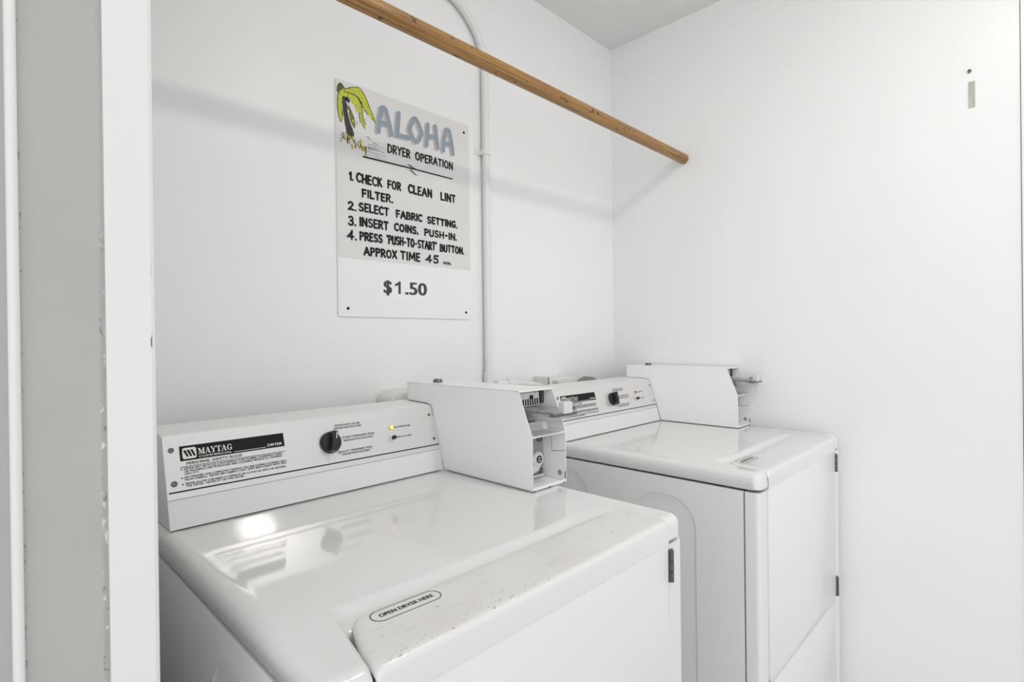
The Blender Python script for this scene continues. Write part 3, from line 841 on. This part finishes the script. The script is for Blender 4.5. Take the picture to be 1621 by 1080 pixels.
POLY= {'fr1': [(0.0263, 0.0225), (0.0466, 0.0118), (0.0649, 0.0063), (0.0741, 0.0081), (0.0833, 0.0177), (0.0925, 0.0328), (0.1017, 0.0533), (0.111, 0.0697), (0.1175, 0.0881), (0.1084, 0.0832), (0.099, 0.0732), (0.0931, 0.0727), (0.0873, 0.0639), (0.0792, 0.0568), (0.0736, 0.047), (0.0679, 0.0404), (0.0645, 0.031), (0.0554, 0.0286), (0.0396, 0.0285), (0.0273, 0.0304)], 'fr2': [(0.0239, 0.0314), (0.0373, 0.0292), (0.0508, 0.0301), (0.0622, 0.0327), (0.069, 0.04), (0.0747, 0.0487), (0.0768, 0.0607), (0.0778, 0.0772), (0.0822, 0.0927), (0.088, 0.1016), (0.0861, 0.1144), (0.0797, 0.1081), (0.0763, 0.0986), (0.0705, 0.0991), (0.0684, 0.0841), (0.0663, 0.0722), (0.0605, 0.0759), (0.0572, 0.0644), (0.0527, 0.0564), (0.046, 0.0554), (0.0427, 0.044), (0.0327, 0.0409), (0.0238, 0.0417)], 'fr3': [(0.0195, 0.0298), (0.0107, 0.0356), (0.0052, 0.0415), (0.0038, 0.0621), (0.0039, 0.0823), (0.0076, 0.1015), (0.0139, 0.1149), (0.0185, 0.1024), (0.0184, 0.0821), (0.018, 0.0639), (0.0171, 0.0479), (0.0216, 0.0383)], 'bud': [(0.0031, 0.0361), (0.0032, 0.0259), (0.0077, 0.0153), (0.0121, 0.0108), (0.0176, 0.0121), (0.0241, 0.0191), (0.0263, 0.0225), (0.0129, 0.0309), (0.0063, 0.0381)], 'fr5': [(0.0301, 0.0643), (0.0379, 0.0661), (0.0456, 0.0803), (0.0522, 0.0928), (0.0543, 0.1089), (0.0536, 0.1215), (0.0474, 0.1149), (0.0418, 0.1061), (0.0375, 0.095), (0.0377, 0.0784), (0.0322, 0.0719)], 'trunk': [(0.0194, 0.0431), (0.0249, 0.0434), (0.0302, 0.0602), (0.0322, 0.0719), (0.0343, 0.0877), (0.0396, 0.1067), (0.0472, 0.1232), (0.0527, 0.1383), (0.0491, 0.1496), (0.0334, 0.1496), (0.0291, 0.1363), (0.0249, 0.117), (0.022, 0.0933), (0.0189, 0.0738)]}
LINES= [[(0.0263, 0.0225), (0.0466, 0.0112), (0.0649, 0.0058), (0.0741, 0.0081), (0.0833, 0.0177), (0.0925, 0.0328), (0.1017, 0.0533), (0.111, 0.0697), (0.1175, 0.0881)], [(0.0273, 0.0304), (0.0373, 0.0292), (0.0508, 0.0301), (0.0622, 0.0327), (0.069, 0.04), (0.0747, 0.0487), (0.0768, 0.0607), (0.0778, 0.0772), (0.0822, 0.0927), (0.088, 0.1016)], [(0.0107, 0.0356), (0.0052, 0.0415), (0.0038, 0.0621), (0.0039, 0.0823), (0.0076, 0.1015), (0.0139, 0.1149)], [(0.0063, 0.0381), (0.0031, 0.0361), (0.0032, 0.0259), (0.0077, 0.0153), (0.0121, 0.0108), (0.0176, 0.0121), (0.0241, 0.0191), (0.0263, 0.0225)], [(0.0121, 0.0108), (0.0098, 0.0238), (0.0085, 0.0343)], [(0.0121, 0.0108), (0.0164, 0.0196), (0.0174, 0.0274)], [(0.0861, 0.1144), (0.0797, 0.1081), (0.0763, 0.0986), (0.0705, 0.0991), (0.0684, 0.0841), (0.0663, 0.0722)], [(0.0379, 0.0661), (0.0456, 0.0803), (0.0522, 0.0928), (0.0543, 0.1089), (0.0536, 0.1215)], [(0.0645, 0.031), (0.0736, 0.0449), (0.0804, 0.0565), (0.0873, 0.0639), (0.0943, 0.0728)], [(0.091, 0.1335), (0.0993, 0.1345)], [(0.0945, 0.139), (0.1028, 0.14)], [(0.1075, 0.1452), (0.1245, 0.1474)], [(0.0139, 0.1149), (0.0185, 0.1024), (0.0184, 0.0821)]]
WATER= [[(0.0955, 0.1546), (0.1244, 0.1517), (0.1515, 0.1558)], [(0.0918, 0.1629), (0.117, 0.1599), (0.1488, 0.1673)], [(0.0953, 0.1673), (0.1169, 0.1653), (0.1266, 0.1662)], [(0.074, 0.1757), (0.1071, 0.174), (0.1512, 0.1755)], [(0.0927, 0.1828), (0.1264, 0.1791)], [(0.1166, 0.1835), (0.1561, 0.1852)]]
rng = random.Random(7)
bm = B()
for k in ('fr1', 'fr2', 'fr3'): flat_poly(bm, PS, POLY[k], .0007)
flat_poly(bm, PS, [(.008, .036), (.014, .029), (.028, .0225), (.045, .028), (.040, .043), (.028, .044), (.020, .048), (.013, .052)], .0006)
sp('painted_palm_fronds', bm, GREEN)
bm = B()
for k in ('bud', 'fr5'): flat_poly(bm, PS, POLY[k], .0006)
sp('painted_dark_frond', bm, DKGREEN)
bm = B(); flat_poly(bm, PS, POLY['trunk'], .0008); flat_disc(bm, PS, .0345, .0500, .0068, .0010); flat_disc(bm, PS, .0265, .0480, .0055, .0010)
sp('painted_trunk', bm, TRUNK)
bm = B()
for i in range(70):
    p_ = rng.choice(POLY[rng.choice(('fr1', 'fr2', 'fr3', 'fr5'))]); q_ = rng.choice(POLY['fr1' if p_[0] > .05 else 'fr3'])
    a = p_[0]*.8+q_[0]*.2; b = p_[1]*.8+q_[1]*.2
    stroke(bm, PS, [(a, b), (a+rng.uniform(-.0012, .0012), b+rng.uniform(.002, .006))], .0008, .0012)
for i, L_ in enumerate(LINES): stroke(bm, PS, L_, .0016 if i < 3 else .0011, .0013)
for i in range(26):
    t = rng.random(); a = .014+.078*t + rng.uniform(-.004, .004); b = .143 + .026*t + rng.uniform(-.006, .012)
    stroke(bm, PS, [(a, b), (a+rng.uniform(-.001, .001), b+rng.uniform(.003, .009))], .0018, .0013)
sp('painted_ink_lines', bm, BLACK)
bm = B()
for i in range(34):
    t = rng.random(); a = .012+.080*t + rng.uniform(-.003, .003); b = .140 + .022*t + rng.uniform(-.010, .022)
    stroke(bm, PS, [(a, b), (a+rng.uniform(-.001, .001), b+rng.uniform(.005, .011))], rng.uniform(.002, .0035), .0010)
sp('painted_grass', bm, YELLOW)
bm = B()
for i, L_ in enumerate(WATER): stroke(bm, PS, L_, (.0022, .0046, .0040, .0024, .0014, .0016)[i], .0006, taper=.4)
sp('painted_water', bm, BLUE)
# ALOHA with drop shadow
AL = {'A1': [[(.1285, .1085), (.1310, .0800), (.1400, .0400), (.1450, .0375), (.1520, .0400), (.1640, .0780), (.1700, .1065)], [(.1330, .0810), (.1630, .0830)]],
      'L': [[(.1960, .0385), (.1900, .1035), (.2320, .1010)]],
      'O': [[(.2500, .0385), (.2565, .0380), (.2660, .0500), (.2760, .0690), (.2765, .0780), (.2690, .0940), (.2600, .1050), (.2520, .1050), (.2420, .0930), (.2345, .0780), (.2345, .0690), (.2420, .0510), (.2500, .0385)]],
      'H': [[(.3010, .0420), (.2950, .1070)], [(.3290, .0400), (.3370, .1050)], [(.2985, .0775), (.3320, .0745)]],
      'A2': [[(.3590, .1075), (.3600, .0800), (.3710, .0400), (.3765, .0375), (.3840, .0400), (.3930, .0760), (.3975, .1085)], [(.3630, .0830), (.3930, .0830)]]}
bm = B()
for L_ in AL.values():
    for st in L_: stroke(bm, PS, [(a-.0075, b+.0055) for a, b in st], .0130, .0006)
sp('title_shadow', bm, BLUESH)
bm = B()
for L_ in AL.values():
    for st in L_: stroke(bm, PS, st, .0132, .0012)
t_al = sp('title_lettering', bm, BLUE); t_al['label'] = 'slate blue brush lettering reading ALOHA'
# black brush lettering
rng = random.Random(3)
bm = B(); HL = .0016
def ln(s, x0, x1, btop, bbot, wid=.0057): brush(bm, PU, s, x0+wid*.4, x1-wid*.4, -bbot+wid*.4, (bbot-btop)-wid*.8, wid, HL, rng)
ln('DRYER', .1560, .2345, .1360, .1625, .0047); ln('OPERATION', .2515, .3965, .1365, .1620, .0047)
stroke(bm, PS, [(.0788, .1921), (.2374, .1900), (.3937, .1897)], .0042, HL, taper=.8)
for dx_ in (-.002, .006): stroke(bm, PS, [(.226+dx_, .181), (.236+dx_, .1845), (.246+dx_, .1885)], .0020, HL, taper=.5)
for dx_ in (0, .007): stroke(bm, PS, [(.231+dx_, .195), (.238+dx_, .200), (.247+dx_, .206), (.254+dx_, .2065)], .0020, HL, taper=.4)
ln('1.', .0350, .0480, .2420, .2665); ln('CHECK', .0560, .1380, .2400, .2670); ln('FOR', .1540, .2010, .2400, .2655); ln('CLEAN', .2250, .3130, .2385, .2655); ln('LINT', .3450, .4060, .2390, .2655)
ln('FILTER.', .0720, .1740, .2810, .3055)
ln('2.', .0300, .0570, .3220, .3470); ln('SELECT', .0625, .1590, .3200, .3450); ln('FABRIC', .1810, .2755, .3215, .3450); ln('SETTING.', .2925, .4130, .3220, .3450)
ln('3.', .0305, .0560, .3610, .3880); ln('INSERT', .0640, .1570, .3600, .3860); ln('COINS,', .1750, .2610, .3600, .3840); ln('PUSH-IN.', .2810, .4110, .3615, .3845)
ln('4.', .0270, .0570, .3990, .4270); ln('PRESS', .0635, .1370, .4000, .4250); ln("'PUSH-TO-START'", .1490, .3290, .3985, .4250, .0054); ln('BUTTON.', .3400, .4400, .4015, .4255)
ln('APPROX', .0760, .1840, .4400, .4650); ln('TIME', .1950, .2660, .4385, .4650); ln('45', .2850, .3350, .4385, .4650); ln('MIN.', .3530, .3870, .4550, .4645, .0024)
t_in = sp('instruction_lettering', bm, BLACK); t_in['label'] = 'black brush lettering of the numbered instructions'
# price slip
bm = B()
flat_poly(bm, PS, [(.1105, .523), (.3060, .514), (.2975, .590), (.1105, .5905)], .0004); flat_poly(bm, PS, [(.1225, .5235), (.3070, .5130), (.2975, .582), (.1225, .5835)], .0009)
sl = sp('price_slip', bm, PAPER); sl['label'] = 'white paper slip stuck on the board'
bm = B()
for k_, d_ in enumerate((-.0018, -.0006, .0006, .0018)):
    text1(bm, PU, '$', .1392+d_, .1638+d_, -.5655, .0365, .0014+k_*.00004, .008)
    text1(bm, PU, '.50', .2115+d_, .2872+d_, -.5655, .0365, .0014+k_*.00004, .008)
flat_poly(bm, PU, [(.1868, -.5655), (.1950, -.5655), (.1950, -.5290), (.1885, -.5290), (.1850, -.5335), (.1755, -.5375), (.1755, -.5440), (.1868, -.5400)], .0014)
pt = sp('price_lettering', bm, PRICE); pt['label'] = 'charcoal print reading $1.50'
for a, b in ((.4443, .0290), (.0278, .6125), (.4450, .6125)):
    bm = B(); lathe(bm, (SX+a, -.0050, SZ-b), (0, -1, 0), [(0, 0), (.0042, 0), (.0036, .0015), (0, .0020)], 16); sp('screw', bm, BLACK, True)

# ------------------------------------------------------------------ closet rod
RY, RZ, RR = -0.3375, 1.9365, 0.0195
ro = XR-0.002
bm = B(); lathe(bm, (ro, RY, RZ), (-1, 0, 0), [(0, 0), (RR, 0)] + [(RR, v*.05) for v in range(1, 37)] + [(RR, 1.872), (0, 1.872)], 36)
rod = obj('clothes_rod', bm, WOOD, None, True, (XR, RY, RZ))
rod.location = (XR, RY, RZ)
tag(rod, 'varnished wooden clothes rod running across the alcove to the right wall', 'rod')

# ------------------------------------------------------------------ conduit with strap
pr_x = 0.9965
con_root = tag(empty('conduit_pipe', (pr_x, -0.0175, 1.09)), 'white painted conduit pipe rising up the wall beside the sign', 'pipe')
CO = (pr_x, -0.0175, 1.09)
bm = B()
pts = [(pr_x, -0.0175, 1.09), (pr_x, -0.0175, 1.5), (pr_x, -0.0175, 2.13)] + [(pr_x-.2+.2*math.cos(math.radians(a)), -0.0175, 2.13+.2*math.sin(math.radians(a))) for a in range(6, 91, 6)] + [(-0.10, -0.0175, 2.33)]
tube(bm, pts, .0125)
obj('pipe', bm, PVC, con_root, True, CO)
bm = B(); cyl(bm, (pr_x, -0.0175, 1.088), (0, 0, 1), .0160, .038, 20, .002); obj('coupling', bm, PVC, con_root, True, CO)
bm = B()
for zc in (1.858,):
    lathe(bm, (pr_x, -0.0175, zc-.009), (0, 0, 1), [(.0127, 0), (.0148, 0), (.0148, .018), (.0127, .018)], 20)
    bx(bm, pr_x-.034, pr_x-.010, -.0035, -.0004, zc-.0095, zc+.0085, .001)
    bx(bm, pr_x-.0165, pr_x-.0125, -.0175, -.0004, zc-.009, zc+.008)
obj('pipe_strap', bm, PVC, con_root, True, CO)
bm = B(); lathe(bm, (pr_x-.026, -.0035, 1.858), (0, -1, 0), [(0, 0), (.0045, 0), (.003, .002), (0, .002)], 12); obj('screw', bm, PVC, con_root, True, CO)

# horizontal conduit run behind the coin box to the outlet
hc = tag(empty('conduit_run', (1.02, -0.03, 1.080)), 'short white conduit behind the coin box, joining pipe and outlet', 'pipe')
bm = B(); tube(bm, [(1.020, -.03, 1.082), (1.06, -.03, 1.082), (1.15, -.034, 1.076), (1.236, -.04, 1.062)], .0125)
obj('pipe', bm, PVC, hc, True, (1.02, -.03, 1.080))
bm = B(); tube(bm, [(1.07, -.031, 1.0815), (1.11, -.0325, 1.0785)], .0165); obj('coupling', bm, PVC, hc, True, (1.02, -.03, 1.080))

# ------------------------------------------------------------------ wall outlets and plugs behind the consoles
def outlet(x0, x1, zt, label, flange_):
    o = tag(empty('wall_outlet', ((x0+x1)/2, 0, zt-.11)), label, 'outlet', 'dryer outlets')
    O_ = ((x0+x1)/2, 0, zt-.11)
    bm = B(); prism(bm, rrect(x0, x1, zt-.11, zt, .03, 8), -0.078, -0.0005, 'y', .006, 3)
    obj('housing', bm, OUTLET, o, True, O_)
    if flange_:
        bm = B(); prism(bm, rrect(x0-.006, x0+.012, zt-.10, zt+.006, .006, 4), -0.075, -0.0005, 'y', .002, 2)
        obj('cover_lip', bm, OUTLET, o, True, O_)
        for dr in (0, .007):
            bm = B(); R_ = .034+dr
            tube(bm, [(x0+.010, -.0782, zt-.018+dr)] + [(x0+.020+R_*math.sin(math.radians(g)), -.0782, zt-.018-.034+R_*math.cos(math.radians(g))) for g in range(0, 91, 10)] + [(x0+.020+R_, -.0782, zt-.09)], .0011, 8)
            obj('cover_seam', bm, PLUGGREY, o, True, O_)
        bm = B(); bx(bm, x0-.0068, x0-.0052, -.0755, -.0715, zt-.098, zt+.004)
        obj('cover_edge', bm, PLUGGREY, o, False, O_)
    return o
outlet(1.245, 1.412, 1.0905, 'white wall outlet behind the console of the corner dryer', True)
outlet(0.578, 0.700, 1.0925, 'white rounded wall outlet behind the console of the nearest dryer', False)
def plug(x0, x1, zt, y0, label):
    cx_ = (x0+x1)/2
    o = tag(empty('power_plug', (cx_, y0, zt-.05)), label, 'plug', 'dryer power plugs')
    O_ = (cx_, y0, zt-.05)
    bm = B(); hw = (x1-x0)/2
    prof = [(cx_-hw, zt-.06)] + [(cx_-hw*.9*math.cos(math.radians(a)), zt-.03+.03*math.sin(math.radians(a))) for a in range(0, 91, 15)] + [(cx_+hw*.55, zt-.004), (cx_+hw*.85, zt-.014), (cx_+hw, zt-.03), (cx_+hw, zt-.06)]
    prism(bm, prof, y0-.036, y0, 'y', .004, 2)
    obj('plug_body', bm, PLUGGREY, o, True, O_)
    bm = B()
    for k in range(4): prism(bm, [(p[0]*.94+cx_*.06, p[1]+.0012) for p in prof], y0-.006-.008*k-.003, y0-.006-.008*k, 'y')
    obj('grip_rib', bm, PLUGGREY, o, True, O_)
    bm = B(); tube(bm, [(cx_+.01, y0-.02, zt-.055), (cx_+.012, y0-.02, .8), (cx_+.0, y0-.018, .3), (cx_, y0-.018, .02)], .008, 10)
    obj('cord', bm, PLUGGREY, o, True, O_)
plug(1.385, 1.488, 1.0865, -.079, 'grey plug in the outlet behind the corner dryer')
plug(0.618, 0.705, 1.0800, -.079, 'grey ribbed plug in the outlet behind the nearest dryer')

# ------------------------------------------------------------------ right wall fittings
bm = B(); prism(bm, rrect(-1.2085, -1.1945, 1.8715, 1.9450, .0008, 2), XR-.0016, XR-.0002, 'x')
o = obj('latch_plate', bm, BEIGE, None, False, (XR, -1.2015, 1.908)); o.location = (XR, -1.2015, 1.908)
tag(o, 'narrow beige metal strip on the right wall below a dark screw', 'plate')
bm = B(); lathe(bm, (XR, 0, 0), (-1, 0, 0), [(0, 0.0002), (.0042, .0002), (.0046, .003), (.0030, .009), (.0026, .009), (.0016, .005), (0, .005)], 16)
o = obj('wall_screw', bm, STEEL, None, True, (XR, 0, 0)); o.location = (XR, -1.197, 1.975)
tag(o, 'small dark screw in the right wall above the beige strip', 'screw')
